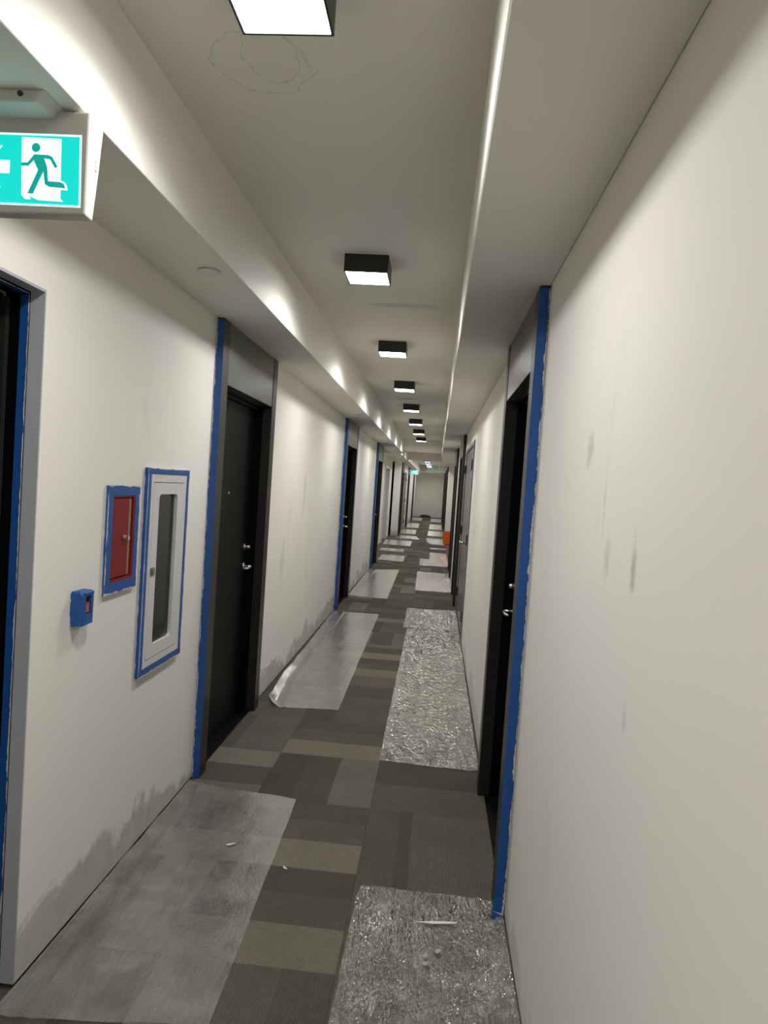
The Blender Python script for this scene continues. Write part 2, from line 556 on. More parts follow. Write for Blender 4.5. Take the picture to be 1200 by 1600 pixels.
# ------------------------------------------------------------------ setting: walls
holes = [(0.78, 1.915, -1, 2.080)]
holes += [(a + 0.02, b - 0.02, -1, 2.33) for a, b in DOORS_L]
holes += [(STEEL_L[0] + .02, STEEL_L[1] - .02, -1, 2.09)]
holes += [(2.700, 3.030, 0.790, 1.535), (2.372, 2.540, 1.17, 1.475)]
holes += [(AY0, AY1, -1, 5)]
o = slab_with_holes(XL, XL - 0.22, Y0, Y1, GAP, ZC, holes).build('wall_left', M_WALLL)
tag(o, 'off white left corridor wall with grey scuffs along its bottom', 'wall', kind='structure')

holes = [(a + 0.02, b - 0.02, -1, 2.30) for a, b in DOORS_R]
holes += [(STEEL_R[0] + .02, STEEL_R[1] - .02, -1, 2.09), (AY0, AY1, -1, 5)]
o = slab_with_holes(XR, XR + 0.22, Y0, Y1, GAP, ZC, holes).build('wall_right', M_WALLR)
tag(o, 'smooth off white right corridor wall with faint grey smudges', 'wall', kind='structure')

alc_holes = [(15.6, 16.7, -1, 2.16), (18.7, 20.4, -1, 2.16)]
m = slab_with_holes(AL, AL - 0.2, AY0, AY1, GAP, ZC, alc_holes)
m.box(AL - 0.2, XL - 0.2, AY0 - 0.12, AY0, GAP, ZC)
o = m.build('wall_left_alcove', M_SOFF)
tag(o, 'set back white wall of the left alcove with two openings', 'wall', kind='structure')
o = MB().box(AR, AR + 0.2, AY0, AY1, GAP, ZC).box(XR + .2, AR + .2, AY0 - .12, AY0, GAP, ZC).build('wall_right_alcove', M_SOFF)
tag(o, 'set back wall of the right alcove behind the orange bucket', 'wall', kind='structure')
o = MB().box(XL - 0.3, XR + 0.3, Y1, Y1 + 0.15, 0, ZC + .05).build('wall_end', M_SOFF)
tag(o, 'plain greyish white end wall of the long corridor', 'wall', kind='structure')
o = MB().box(XL - 0.3, XR + 0.3, Y0 - 0.15, Y0, 0, ZC + .05).build('wall_behind', M_SOFF)
tag(o, 'white wall closing the corridor behind the viewer', 'wall', kind='structure')

# drywall seam strips at the alcove doors: tan recessed lift doors with white frames
for k, (a, b, zt) in enumerate(((15.6, 16.7, 2.16), (18.7, 20.4, 2.16))):
    e = empty('door_%d' % (20 + k), (AL, (a + b) / 2, 0))
    w = (b - a) / 2
    MB().box(-0.16, -0.12, -w, w, 0.004, zt).build('door_leaf', M_TAN if k else M_FRAME, e)
    for s in (-1, 1):
        MB().box(-0.12, 0.03, min(s * w, s * (w - .09)), max(s * w, s * (w - .09)), 0.004, zt).build('jamb', M_WHITEM, e)
    MB().box(-0.12, 0.03, -w + .09, w - .09, zt - 0.08, zt).build('header', M_WHITEM, e)
    tag(e, ('white framed dark recessed door in the left alcove, nearer one',
            'white framed tan recessed door in the left alcove, farther one')[k], 'door', kind='structure')

# ------------------------------------------------------------------ setting: floor + carpet tiles
P = 0.5735
floor = MB().box(AL - .4, AR + .4, Y0 - .15, Y1 + .15, -0.12, -0.006).build('floor', M_CARPETDARK)
tag(floor, 'corridor floor of striped brown grey carpet tiles', 'floor', kind='structure')
tile_meshes = {}
def tile_mesh(width, off, variant):
    """carpet tile; local origin is the centre of the full square, 'off' trims the low-x side"""
    key = (width, off, variant)
    if key not in tile_meshes:
        m = MB()
        hw = P / 2 - 0.0004
        x0, x1 = -hw + off, -hw + off + width - 0.0008
        b = 0.0007
        lo = [(x0, -hw, -0.006), (x1, -hw, -0.006), (x1, hw, -0.006), (x0, hw, -0.006)]
        mid = [(p[0], p[1], -0.0007) for p in lo]
        hi = [(x0 + b, -hw + b, 0), (x1 - b, -hw + b, 0), (x1 - b, hw - b, 0), (x0 + b, hw - b, 0)]
        V = [[m.bm.verts.new(p) for p in r] for r in (lo, mid, hi)]
        for A, B in zip(V, V[1:]):
            for i in range(4):
                m.bm.faces.new((A[i], A[(i + 1) % 4], B[(i + 1) % 4], B[i]))
        m.bm.faces.new(V[2])
        bmesh.ops.recalc_face_normals(m.bm, faces=m.bm.faces[:])
        me = bpy.data.meshes.new('carpet_tile')
        m.bm.to_mesh(me)
        m.bm.free()
        me.materials.append(CARPETS[variant])
        tile_meshes[key] = me
    return tile_meshes[key]
R0, R90, R180, R270 = 0, 1, 2, 3
fixed = {  # (row, column): (variant, quarter turns)
    (0, 1): (0, R0), (0, 2): (1, R270), (0, 0): (3, R90),
    (-1, 1): (0, R270), (-1, 2): (2, R0), (-1, 0): (0, R270),
    (-2, 1): (0, R270), (-2, 2): (2, R0), (-2, 0): (3, R0),
    (-3, 1): (0, R180), (-3, 2): (1, R0), (-3, 0): (2, R180),
    (1, 1): (0, R270), (1, 2): (1, R90), (1, 0): (1, R0),
    (2, 1): (2, R0), (2, 2): (3, R270), (2, 0): (1, R270),
    (3, 1): (1, R90), (3, 2): (0, R270), (4, 1): (0, R270), (4, 2): (2, R90),
}
cols = [(-0.79 - P, 0.79 + P - 1.158), (-0.79, 0.0), (-0.2165, 0.0)]   # (low x, trim)
rndt = random.Random(3)
for row in range(-8, 61):
    ya = 3.2715 + row * P
    for c, (xa, off) in enumerate(cols):
        var, q = fixed.get((row, c), (rndt.choice((0, 0, 1, 1, 2, 3)), rndt.choice((0, 1, 3, 3, 1, 2))))
        if c == 0:
            # column cut along the left wall: build the trimmed mesh for the wanted turn
            cx = xa + P / 2
            me = tile_mesh(P, 0.0, var)
            w = P - off
            # trimmed square in local coordinates of the turned tile
            key = ('trim', var, q)
            if key not in tile_meshes:
                ang = q * math.pi / 2
                mm = MB()
                hw = P / 2 - 0.0004
                x0, x1, y0_, y1_ = -hw + off, hw, -hw, hw
                cs, sn = round(math.cos(-ang)), round(math.sin(-ang))
                corners = [(x0, y0_), (x1, y0_), (x1, y1_), (x0, y1_)]
                rc = [(cs * x - sn * y, sn * x + cs * y) for x, y in corners]
                lx, hx = min(p[0] for p in rc), max(p[0] for p in rc)
                ly, hy = min(p[1] for p in rc), max(p[1] for p in rc)
                mm.box(lx, hx, ly, hy, -0.006, 0.0, bevel=0.0006)
                bmesh.ops.recalc_face_normals(mm.bm, faces=mm.bm.faces[:])
                me = bpy.data.meshes.new('carpet_tile')
                mm.bm.to_mesh(me)
                mm.bm.free()
                me.materials.append(CARPETS[var])
                tile_meshes[key] = me
            me = tile_meshes[key]
        else:
            cx = xa + P / 2
            me = tile_mesh(P, 0.0, var)
        t = bpy.data.objects.new('carpet_tile', me)
        COL.objects.link(t)
        t.location = (cx, ya + P / 2, 0)
        t.rotation_euler = (0, 0, q * math.pi / 2)
        t.parent = floor
MB().box(AL, -1.16, AY0, AY1, -0.006, -0.0005).build('alcove_carpet', M_CARPETDARK, floor)
MB().box(0.358, AR, AY0, AY1, -0.006, -0.0005).build('alcove_carpet', M_CARPETDARK, floor)

# ------------------------------------------------------------------ setting: ceiling, soffits, beams
o = MB().box(AL - .3, AR + .3, Y0 - .1, Y1 + .15, ZC, ZC + 0.1).build('ceiling', M_CEIL)
tag(o, 'grey white ceiling with cracked plaster patch by the nearest lamp', 'ceiling', kind='structure')
B1, B2, B3 = 16.0, 20.6, 33.8
m = MB()
m.box(XL, SL, Y0, B1 + .25, ZL, ZC, bevel=0.002)
o = m.build('trim_1', M_SOFF)
tag(o, 'dropped left ceiling soffit over the doors, near bay', 'soffit', kind='structure')
o = MB().box(SR, XR, Y0, B1 + .25, ZR, ZC, bevel=0.004).build('trim_2', M_SOFF)
tag(o, 'dropped right ceiling soffit with bright thin edge, near bay', 'soffit', kind='structure')
def soff(n, x0, x1, ya, yb, z, label):
    tag(MB().box(x0, x1, ya, yb, z, ZC, bevel=0.003).build('trim_%d' % n, M_SOFF), label, 'soffit', kind='structure')
soff(3, AL - .1, -0.93, B1 + .25, B2 + .3, ZL, 'dropped soffit above the left alcove')
soff(4, 0.115, AR + .1, B1 + .25, B2 + .3, ZL, 'dropped soffit above the right alcove')
soff(5, AL - .1, -0.90, B2 + .3, Y1, ZL, 'left soffit of the far corridor by the small exit sign')
soff(6, 0.02, AR + .1, B2 + .3, Y1, ZL - .02, 'right soffit at the far corridor end')
soff(7, SL, SR, B1, B1 + .25, 2.42, 'nearest cross beam where the lamp row stops')
soff(8, -0.93, 0.115, B2, B2 + .3, 2.42, 'second cross beam behind the single far lamp')
soff(9, -0.90, 0.02, B3, B3 + .3, 2.36, 'farthest cross beam before the end wall')

# ------------------------------------------------------------------ unit doors
def unit_door(n, side, ya, yb, ztop, label, taped=True, detail=True):
    """dark framed unit door. local x points into the corridor, y along the wall"""
    yc, W = (ya + yb) / 2, (yb - ya) / 2
    if side == 'L':
        e = empty('door_%d' % n, (XL, yc, 0), 0)
        near, hs = -1, 1
    else:
        e = empty('door_%d' % n, (XR, yc, 0), math.pi)
        near, hs = 1, -1
    st, pr = 0.105, 0.040
    zo = 2.052
    def yb_(a, b):
        return (min(a, b), max(a, b))
    for s in (-1, 1):
        a, b = yb_(s * W, s * (W - st))
        MB().box(-0.02, pr, a, b, 0.003, ztop, bevel=0.0015).build('frame_stile', M_FRAME, e)
        a, b = yb_(s * (W - 0.02), s * (W - st - 0.012))
        MB().box(-0.16, -0.02, a, b, 0.003, zo + 0.02).build('jamb', M_JAMB, e)
    hp = MB().box(-0.02, pr - 0.003, -(W - st) + 0.001, W - st - 0.001, zo, ztop - .001, bevel=0.001).build('header_panel', M_HEADER, e)
    MB().box(-0.16, -0.021, -(W - st) + .013, W - st - .013, zo - 0.012, zo + 0.03).build('jamb_head', M_JAMB, e)
    MB().box(-0.062, -0.045, -(W - st) + .013, W - st - .013, zo - 0.032, zo - 0.012).build('door_stop', M_JAMB, e)
    lw = W - st - 0.016
    leaf = MB().box(-0.118, -0.072, -lw, lw, 0.010, zo - 0.015, bevel=0.002).build('door_leaf', M_LEAF, e)
    MB().box(-0.16, 0.006, -(W - st) + .001, W - st - .001, 0.001, 0.009, bevel=0.002).build('threshold', M_JAMB, e)
    if detail:
        hy = hs * (lw - 0.058)
        q = MB()
        # rosette, neck and return lever
        for r_, x0, x1 in ((0.026, -0.072, -0.064), (0.0075, -0.066, -0.018)):
            q.tube([(x0, hy, 0.990), (x1, hy, 0.990)], r_, 16)
        q.tube([(-0.020, hy + hs * 0.006, 0.990), (-0.016, hy - hs * 0.02, 0.990), (-0.016, hy - hs * 0.105, 0.990), (-0.030, hy - hs * 0.122, 0.990)], 0.0065, 12)
        q.build('lever_handle', M_STEEL, leaf, smooth_=True)
        q = MB()
        q.tube([(-0.072, hy, 1.118), (-0.066, hy, 1.118)], 0.024, 20)
        q.tube([(-0.064, hy, 1.118), (-0.034, hy, 1.118)], [0.013, 0.011], 16)
        q.build('deadbolt', M_STEEL, leaf, smooth_=True)
        q = MB()
        q.tube([(-0.073, 0, 1.475), (-0.066, 0, 1.475)], [0.009, 0.007], 14)
        q.build('peephole', M_STEEL, leaf, smooth_=True)
    if taped:
        # masking tape wraps the near side of the frame, u=0 at the wall
        yn = near * W
        q = MB()
        q.strip((0.0015, yn + near * 0.0002, 0.004), (0.0015, yn + near * 0.0002, ztop - 0.004), (pr - 0.001, 0, 0), (0, near * 0.0012, 0), 60, 0.02, n)
        q.build('masking_tape', M_TAPE, e)['label'] = 'blue masking tape along the near frame edge'
    tag(e, label, 'door', kind='structure')
    return e

unit_door(2, 'L', *DOORS_L[0], ZL - .004, 'dark unit door with blue taped frame beside the white extinguisher cabinet')
unit_door(3, 'L', *DOORS_L[1], ZL - .004, 'second dark blue taped door along the left wall')
unit_door(4, 'L', *DOORS_L[2], ZL - .004, 'third dark blue taped door on the left, before the alcove')
unit_door(5, 'L', *DOORS_L[3], ZL - .004, 'dark door on the left just past the alcove', taped=False)
unit_door(6, 'L', *DOORS_L[4], ZL - .004, 'far dark door on the left beyond the grey steel door', taped=False)
unit_door(7, 'L', *DOORS_L[5], ZL - .004, 'last dark door on the left by the end wall', taped=False)
d8 = unit_door(8, 'R', *DOORS_R[0], ZR - .004, 'nearest right hand dark door with wide blue taped frame edge')
unit_door(9, 'R', *DOORS_R[1], ZR - .004, 'dark framed right door just past the grey steel doors', taped=False)
unit_door(10, 'R', *DOORS_R[2], ZR - .004, 'dark framed right door in front of the orange bucket', taped=False)
unit_door(11, 'R', *DOORS_R[3], ZL - .026, 'dark framed right door just past the orange bucket', taped=False)
unit_door(12, 'R', *DOORS_R[4], ZL - .026, 'far right dark door, second past the orange bucket', taped=False)
unit_door(13, 'R', *DOORS_R[5], ZL - .026, 'last dark door on the right by the end wall', taped=False)
# loose tail of tape at the foot of the near right door (local frame: x into corridor, y towards the viewer)
q = MB()
wy = (DOORS_R[0][1] - DOORS_R[0][0]) / 2
q.strip((0.000, wy + 0.002, 0.075), (0.008, wy + 0.012, 0.012), (0.042, 0.0, 0.0), (0, 0.0012, 0.0004), 8, 0.04, 5)
q.strip((0.006, wy + 0.012, 0.014), (0.048, wy + 0.020, 0.030), (0.006, 0.016, -0.022), (0, 0.001, 0.001), 6, 0.04, 6)
q.build('tape_tail', M_TAPE, d8)['label'] = 'loose curled end of blue tape'

# recessed door at the left edge of the picture
e = empty('door_1', (XL, 1.3475, 0))
w = 0.5675
for s, nm in ((1, 'reveal'), (-1, 'reveal')):
    a, b = sorted((s * w, s * (w - 0.006)))
    MB().box(-0.044, 0.0, a, b, GAP, 2.080).build('reveal', M_REVEAL, e)
MB().box(-0.044, 0.0, -w + .006, w - .006, 2.072, 2.080).build('reveal_head', M_REVEAL, e)
for s in (-1, 1):
    a, b = sorted((s * w, s * (w - 0.012)))
    MB().box(-0.115, -0.044, a, b, 0.003, 2.080).build('jamb', M_JAMB, e)
    a, b = sorted((s * (w - 0.012), s * (w - 0.030)))
    MB().box(-0.118, -0.102, a, b, 0.003, 2.05).build('door_stop', M_FRAME, e)
MB().box(-0.115, -0.044, -w + .012, w - .012, 2.066, 2.080).build('jamb_head', M_JAMB, e)
MB().box(-0.175, -0.120, -w + .014, w - .014, 0.008, 2.062, bevel=0.002).build('door_leaf', M_LEAF, e)
MB().box(-0.175, -0.046, -w + .012, w - .012, 0.001, 0.008).build('threshold', M_JAMB, e)
q = MB().strip((-0.043, w - 0.0125, 0.012), (-0.043, w - 0.0125, 2.062), (-0.026, 0, 0), (0, -0.0012, 0), 60, 0.04, 21)
q.build('masking_tape', M_TAPE, e)
q = MB().strip((-0.043, -w + .03, 2.0655), (-0.043, w - .013, 2.0655), (-0.026, 0, 0), (0, 0, -0.0012), 30, 0.04, 22)
q.build('masking_tape', M_TAPE, e)
tag(e, 'black recessed door with taped jamb cut by the left picture edge', 'door', kind='structure')

# grey steel double doors
def steel_doors(n, side, ya, yb, label, taped):
    yc, W = (ya + yb) / 2, (yb - ya) / 2
    e = empty('door_%d' % n, (XL if side == 'L' else XR, yc, 0), 0 if side == 'L' else math.pi)
    near = -1 if side == 'L' else 1
    zt = 2.115
    for s in (-1, 1):
        a, b = sorted((s * W, s * (W - 0.05)))
        MB().box(-0.10, 0.010, a, b, 0.003, zt, bevel=0.002).build('frame_stile', M_GREYFRAME, e)
    MB().box(-0.10, 0.010, -W + .05, W - .05, zt - 0.05, zt, bevel=0.002).build('frame_head', M_GREYFRAME, e)
    MB().box(-0.10, 0.004, -W + .05, W - .05, 0.001, 0.008).build('threshold', M_JAMB, e)
    for s in (-1, 1):
        a, b = sorted((s * (W - 0.053), s * 0.003))
        leaf = MB().box(-0.046, -0.002, a, b, 0.012, zt - 0.053, bevel=0.0015).build('door_leaf', M_GREYDOOR, e)
        for z in (0.22, 1.02, 1.80):
            h = MB().tube([(0.016, s * (W - 0.048), z), (0.016, s * (W - 0.048), z + 0.11)], 0.009, 10)
            h.box(-0.002, 0.0145, s * (W - 0.048) - 0.035, s * (W - 0.048) + 0.035, z, z + 0.11)
            h.build('hinge', M_BLACK, leaf)
        if s == near:
            k = MB().tube([(-0.002, s * 0.07, 0.98), (0.045, s * 0.07, 0.98)], 0.012, 12)
            k.tube([(0.045, s * 0.07, 0.98), (0.06, s * 0.07, 0.98)], [0.026, 0.022], 16)
            k.build('knob', M_STEEL, leaf, smooth_=True)
    if taped:
        q = MB().strip((0.0102, near * (W + 0.004), 0.02), (0.0102, near * (W + 0.004), zt + .01), (0, -near * 0.045, 0), (0.0012, 0, 0), 40, 0.1, 31)
        q.build('masking_tape', M_TAPE, e)
    tag(e, label, 'door', kind='structure')
steel_doors(14, 'R', *STEEL_R, 'glossy grey steel double doors on the right wall edged with blue tape', True)
steel_doors(15, 'L', *STEEL_L, 'grey steel double doors far along the left wall past the alcove', False)

# ------------------------------------------------------------------ ceiling lamps
ordn = ['nearest', 'second nearest', 'third nearest', 'fourth nearest', 'fifth nearest', 'sixth nearest', 'seventh nearest', 'eighth nearest']
LAMP_Y = [1.50 + 1.955 * k for k in range(-2, 17)] + [36.1]
lamp_meshes = {}
def ceiling_lamp(y, label, group):
    e = empty('ceiling_lamp', (-0.418, y, ZC))
    if not lamp_meshes:
        hw, t, hgt = 0.108, 0.006, 0.086
        q = MB()
        sq = lambda r: [(-r, -r), (r, -r), (r, r), (-r, r)]
        q.ring_prism(sq(hw), sq(hw - t), 'z', -hgt, 0.0)
        q.box(-hw + t, hw - t, -hw + t, hw - t, -0.02, -0.001)
        a = q.build('housing', M_BLACK, e)
        q = MB().box(-hw + t + .0005, hw - t - .0005, -hw + t + .0005, hw - t - .0005, -hgt + 0.003, -hgt + 0.010)
        b = q.build('diffuser', M_LAMP, e)
        lamp_meshes['a'], lamp_meshes['b'] = a.data, b.data
    else:
        for nm, k in (('housing', 'a'), ('diffuser', 'b')):
            c = bpy.data.objects.new(nm, lamp_meshes[k])
            COL.objects.link(c)
            c.parent = e
    if 'light' not in lamp_meshes:
        ld = bpy.data.lights.new('lamp_beam', 'AREA')
        ld.shape, ld.size = 'SQUARE', 0.198
        ld.energy, ld.color = LAMP_WATT, (1.0, 0.985, 0.96)
        ld.spread = math.radians(152)
        lamp_meshes['light'] = ld
    lo = bpy.data.objects.new('lamp_beam', lamp_meshes['light'])
    COL.objects.link(lo)
    lo.location = (0, 0, -0.0845)
    lo.parent = e
    tag(e, label, 'ceiling lamp', group)
for k, y in enumerate(LAMP_Y):
    i = k - 2
    if i < 0:
        lab = ('farther', 'nearer')[k] + ' of the two black square ceiling lamps behind the viewer'
    elif i == 0:
        lab = 'nearest black square ceiling lamp, cut off by the top picture edge'
    elif i < 8:
        lab = ordn[i] + ' black square ceiling lamp, in the row before the first beam'
    elif i < 10:
        lab = ('black square ceiling lamp hidden just behind the nearest cross beam', 'single black square ceiling lamp between the two cross beams')[i - 8]
    else:
        lab = 'tiny far square ceiling lamp beyond the second beam, %s of that row' % ('nearest', 'second', 'third', 'fourth', 'fifth', 'sixth', 'seventh', 'eighth', 'last')[i - 10]
    ceiling_lamp(y, lab, 'square ceiling lamps' if i < 10 and i >= 0 else ('lamps behind the viewer' if i < 0 else 'tiny far ceiling lamps beyond the beams'))

# ------------------------------------------------------------------ exit signs
def exit_sign(loc, label, lit=1.0, rz=0.0, detail=True):
    """running-man sign; local x right, z up (0 = soffit), front face at y = 0 looking to -y"""
    e = empty('exit_sign', loc, rz)
    W, H = 0.328, 0.235                       # width, height of housing; right edge at x = 0
    prof = [(0.0, -0.006), (0.0, -H), (0.034, -H - 0.002), (0.052, -0.12), (0.066, -0.006)]
    q = MB()
    q.prism([(y, z) for y, z in prof], 'x', -W, 0.0)
    q2 = q.build('housing', M_SIGN, e)
    bv = q2.modifiers.new('bevel', 'BEVEL')
    bv.width, bv.segments = 0.005, 2
    q = MB()                                   # canopy bracket on the soffit
    q.prism([(-0.265, 0.0), (-0.063, 0.0), (-0.085, -0.026), (-0.243, -0.026)], 'y', -0.075, 0.13)
    c = q.build('canopy_bracket', M_SIGN, e)
    bv = c.modifiers.new('bevel', 'BEVEL')
    bv.width, bv.segments = 0.006, 2
    MB().tube([(-0.115, -0.0752, -0.012), (-0.115, -0.078, -0.012)], 0.006, 12).build('screw', M_BLACK, c)
    cx, cz = -0.827, 2.375                     # the sketch coordinates below
    def pts(l, y):
        return [(x - cx, y, z - cz) for x, z in l]
    def flat(l, y):
        m_ = MB()
        m_.prism([(x - cx, z - cz) for x, z in l], 'y', y, y - 0.0006)
        return m_
    face = flat([(-1.139, 2.3185), (-0.8435, 2.3170), (-0.8390, 2.1565), (-1.139, 2.1580)], 0.0006).build('lit_panel', M_SWHITE, e)
    g = flat([(-1.134, 2.3135), (-0.8485, 2.3120), (-0.8440, 2.1615), (-1.134, 2.1630)], 0.0).build('green_field', M_SGREEN, e)
    if detail:
        flat([(-0.9833, 2.3085), (-0.8907, 2.3065), (-0.8880, 2.2144), (-0.8800, 2.2125), (-0.8740, 2.2060), (-0.8705, 2.1938), (-0.8874, 2.1943), (-0.8866, 2.1740), (-0.8800, 2.1684),
              (-0.9396, 2.1702), (-0.9616, 2.1790), (-0.9560, 2.1715), (-0.9698, 2.1716), (-0.9787, 2.1806)], -0.0006).build('white_doorway', M_SWHITE, e)
        q = flat([(-0.9525, 2.2709), (-0.9180, 2.2700), (-0.9095, 2.2660), (-0.8968, 2.2460), (-0.8985, 2.2428), (-0.9030, 2.2425), (-0.9148, 2.2605), (-0.9284, 2.2627), (-0.9207, 2.2432),
                  (-0.9170, 2.2125), (-0.8887, 2.2113), (-0.8800, 2.2075), (-0.8756, 2.1979), (-0.9151, 2.1998), (-0.9244, 2.2058), (-0.9292, 2.2333), (-0.9516, 2.1832), (-0.9641, 2.1843),
                  (-0.9417, 2.2361), (-0.9530, 2.2581), (-0.9648, 2.2450), (-0.9806, 2.2449), (-0.9810, 2.2520), (-0.9663, 2.2528)], -0.0012)
        q.prism([(-0.9488 - cx + 0.0101 * math.cos(a * math.pi / 10), 2.2858 - cz + 0.0101 * math.sin(a * math.pi / 10)) for a in range(20)], 'y', -0.0012, -0.0018)
        q.build('running_figure', M_SMAN, e)
        flat([(-1.0094, 2.2564), (-1.0094, 2.2276), (-1.055, 2.2276), (-1.028, 2.196), (-1.062, 2.196), (-1.102, 2.242), (-1.062, 2.288), (-1.028, 2.288), (-1.055, 2.2564)], -0.0006).build('white_arrow', M_SWHITE, e)
        q = MB()
        for z in (-0.098, -0.108, -0.118):
            q.tube([(0.0, 0.035, z), (0.002, 0.035, z)], [0.0055, 0.004], 12)
        q.build('vent_dimples', M_SIGN, e)
    tag(e, label, 'exit sign', 'running man exit signs')
    return e
exit_sign((-0.827, 1.495, 2.375), 'large lit green running man exit sign with arrow, cut by the left picture edge')
exit_sign((-0.83, 29.3, 2.375), 'small lit green exit sign hanging far down the corridor')
es = exit_sign((-0.53, 33.76, 2.70), 'tiny exit sign seen edge on before the farthest beam', rz=math.pi / 2, detail=False)
MB().tube([(-0.164, 0.03, -0.01), (-0.164, 0.03, 0.0)], 0.03, 16).build('ceiling_mount', M_SIGN, es)

# ------------------------------------------------------------------ soffit sprinkler covers + round ceiling plate
def disc(name, loc, r, t, label, cat, mat, group=None):
    q = MB().lathe([(r * 0.55, -t * 0.2), (r * 0.6, -t), (r * 0.93, -t), (r, -t * 0.75), (r, -t * 0.45), (r * 0.9, -t * 0.4), (r * 0.9, 0)], (0, 0, 0), 36) if False else \
        MB().lathe([(0.001, -t), (r * 0.92, -t), (r, -t * 0.8), (r, -t * 0.5), (r * 0.82, -t * 0.45), (r * 0.82, 0)], (0, 0, 0), 36)
    o = q.build(name, mat, None, loc)
    return tag(o, label, cat, group)
disc('sprinkler_cover', (-0.948, 2.64, ZL), 0.043, 0.008, 'white round sprinkler cover on soffit near the exit sign', 'sprinkler', M_WHITEM, 'sprinkler covers')
disc('sprinkler_cover', (-0.935, 7.80, ZL), 0.043, 0.008, 'white round sprinkler cover on soffit before the second left door', 'sprinkler', M_WHITEM, 'sprinkler covers')
disc('sprinkler_cover', (-1.05, 17.2, ZL), 0.043, 0.008, 'tiny round sprinkler cover on the soffit of the alcove', 'sprinkler', M_WHITEM, 'sprinkler covers')
disc('ceiling_plate', (-0.445, 8.75, ZC), 0.105, 0.010, 'flat round painted plate on the ceiling behind the fourth lamp', 'plate', M_SOFF)

# ------------------------------------------------------------------ extinguisher cabinet (left wall)
e = empty('extinguisher_cabinet', (XL, 2.868, 0.735))
ly = lambda y: y - 2.868
lz = lambda z: z - 0.735
def rect(y0, y1, z0, z1):
    return [(ly(y1), lz(z1)), (ly(y0), lz(z1)), (ly(y0), lz(z0)), (ly(y1), lz(z0))]
MB().ring_prism(rect(2.648, 3.088, 0.738, 1.586), rect(2.702, 3.028, 0.792, 1.533), 'x', 0.0, 0.016).build('trim_frame', M_WHITEM, e)
q = MB()
y0, y1, z0, z1 = 2.7005, 3.0295, 0.7905, 1.5345
q.box(-0.14, -0.135, ly(y0), ly(y1), lz(z0), lz(z1))
q.box(-0.135, -0.001, ly(y0), ly(y0) + .004, lz(z0), lz(z1))
q.box(-0.135, -0.001, ly(y1) - .004, ly(y1), lz(z0), lz(z1))
q.box(-0.135, -0.001, ly(y0) + .004, ly(y1) - .004, lz(z0), lz(z0) + .004)
q.box(-0.135, -0.001, ly(y0) + .004, ly(y1) - .004, lz(z1) - .004, lz(z1))
q.build('interior_box', M_GREYBOX, e)
MB().box(-0.134, -0.02, ly(2.72), ly(3.02), lz(1.055), lz(1.067)).build('shelf', M_WHITEM, e)
wo = rrect(ly(2.7045), ly(3.0255), lz(0.795), lz(1.530), 0.008)
wi = rrect(ly(2.762), ly(2.962), lz(0.848), lz(1.482), 0.022)
door = MB().ring_prism(wo, wi, 'x', 0.002, 0.017).build('cabinet_door', M_WHITEM, e)
MB().prism(rrect(ly(2.758), ly(2.966), lz(0.844), lz(1.486), 0.022), 'x', -0.001, 0.0015).build('glass_pane', M_GLASS, door)
q = MB().box(0.017, 0.021, ly(2.706), ly(2.744), lz(1.145), lz(1.180), bevel=0.002)
q.box(0.021, 0.024, ly(2.712), ly(2.738), lz(1.152), lz(1.173), bevel=0.001)
q.build('latch', M_GREYFRAME, door)
t = 0.0012
for k, (a, b, ac) in enumerate((
        ((0.0162, ly(2.644), lz(0.734)), (0.0162, ly(2.644), lz(1.590)), (0, 0.030, 0)),
        ((0.0165, ly(3.092), lz(0.734)), (0.0165, ly(3.092), lz(1.590)), (0, -0.028, 0)),
        ((0.0168, ly(2.644), lz(1.590)), (0.0168, ly(3.092), lz(1.590)), (0, 0, -0.024)),
        ((0.0171, ly(2.644), lz(0.734)), (0.0171, ly(3.092), lz(0.734)), (0, 0, 0.030)))):
    MB().strip(a, b, ac, (t, 0, 0), 30, 0.06, 40 + k).build('masking_tape', M_TAPE, e)
MB().strip((0.0005, ly(2.6465), lz(0.734)), (0.0005, ly(2.6465), lz(1.590)), (0.016, 0, 0), (0, -t, 0), 30, 0.08, 47).build('masking_tape', M_TAPE, e)
tag(e, 'tall white fire extinguisher cabinet with glass window and blue tape border', 'cabinet')

# ------------------------------------------------------------------ red fire alarm panel
e = empty('fire_panel', (XL, 2.455, 1.12))
ly = lambda y: y - 2.455
lz = lambda z: z - 1.12
rect = lambda y0, y1, z0, z1: [(ly(y1), lz(z1)), (ly(y0), lz(z1)), (ly(y0), lz(z0)), (ly(y1), lz(z0))]
q = MB().ring_prism(rect(2.336, 2.580, 1.125, 1.512), rect(2.374, 2.538, 1.172, 1.473), 'x', 0.0, 0.010)
q.build('trim_frame', M_RED, e)
q = MB().box(-0.05, -0.046, ly(2.374), ly(2.538), lz(1.172), lz(1.473))
for a, b in ((2.3735, 2.3765), (2.5355, 2.5385)):
    q.box(-0.046, 0, ly(a), ly(b), lz(1.172), lz(1.473))
q.box(-0.046, 0, ly(2.3765), ly(2.5355), lz(1.172), lz(1.175)).box(-0.046, 0, ly(2.3765), ly(2.5355), lz(1.470), lz(1.473))
q.build('back_box', M_REDDARK, e)
dr = MB().box(-0.001, 0.008, ly(2.379), ly(2.506), lz(1.177), lz(1.468), bevel=0.001).build('panel_door', M_RED, e)
MB().box(-0.006, 0.005, ly(2.507), ly(2.5275), lz(1.177), lz(1.468)).build('worn_strip', M_BROWN, e)
q = MB().tube([(0.008, ly(2.476), lz(1.320)), (0.020, ly(2.476), lz(1.320))], [0.011, 0.009], 14)
q.box(0.020, 0.028, ly(2.470), ly(2.482), lz(1.312), lz(1.328), bevel=0.002)
q.build('lock', M_STEEL, dr)
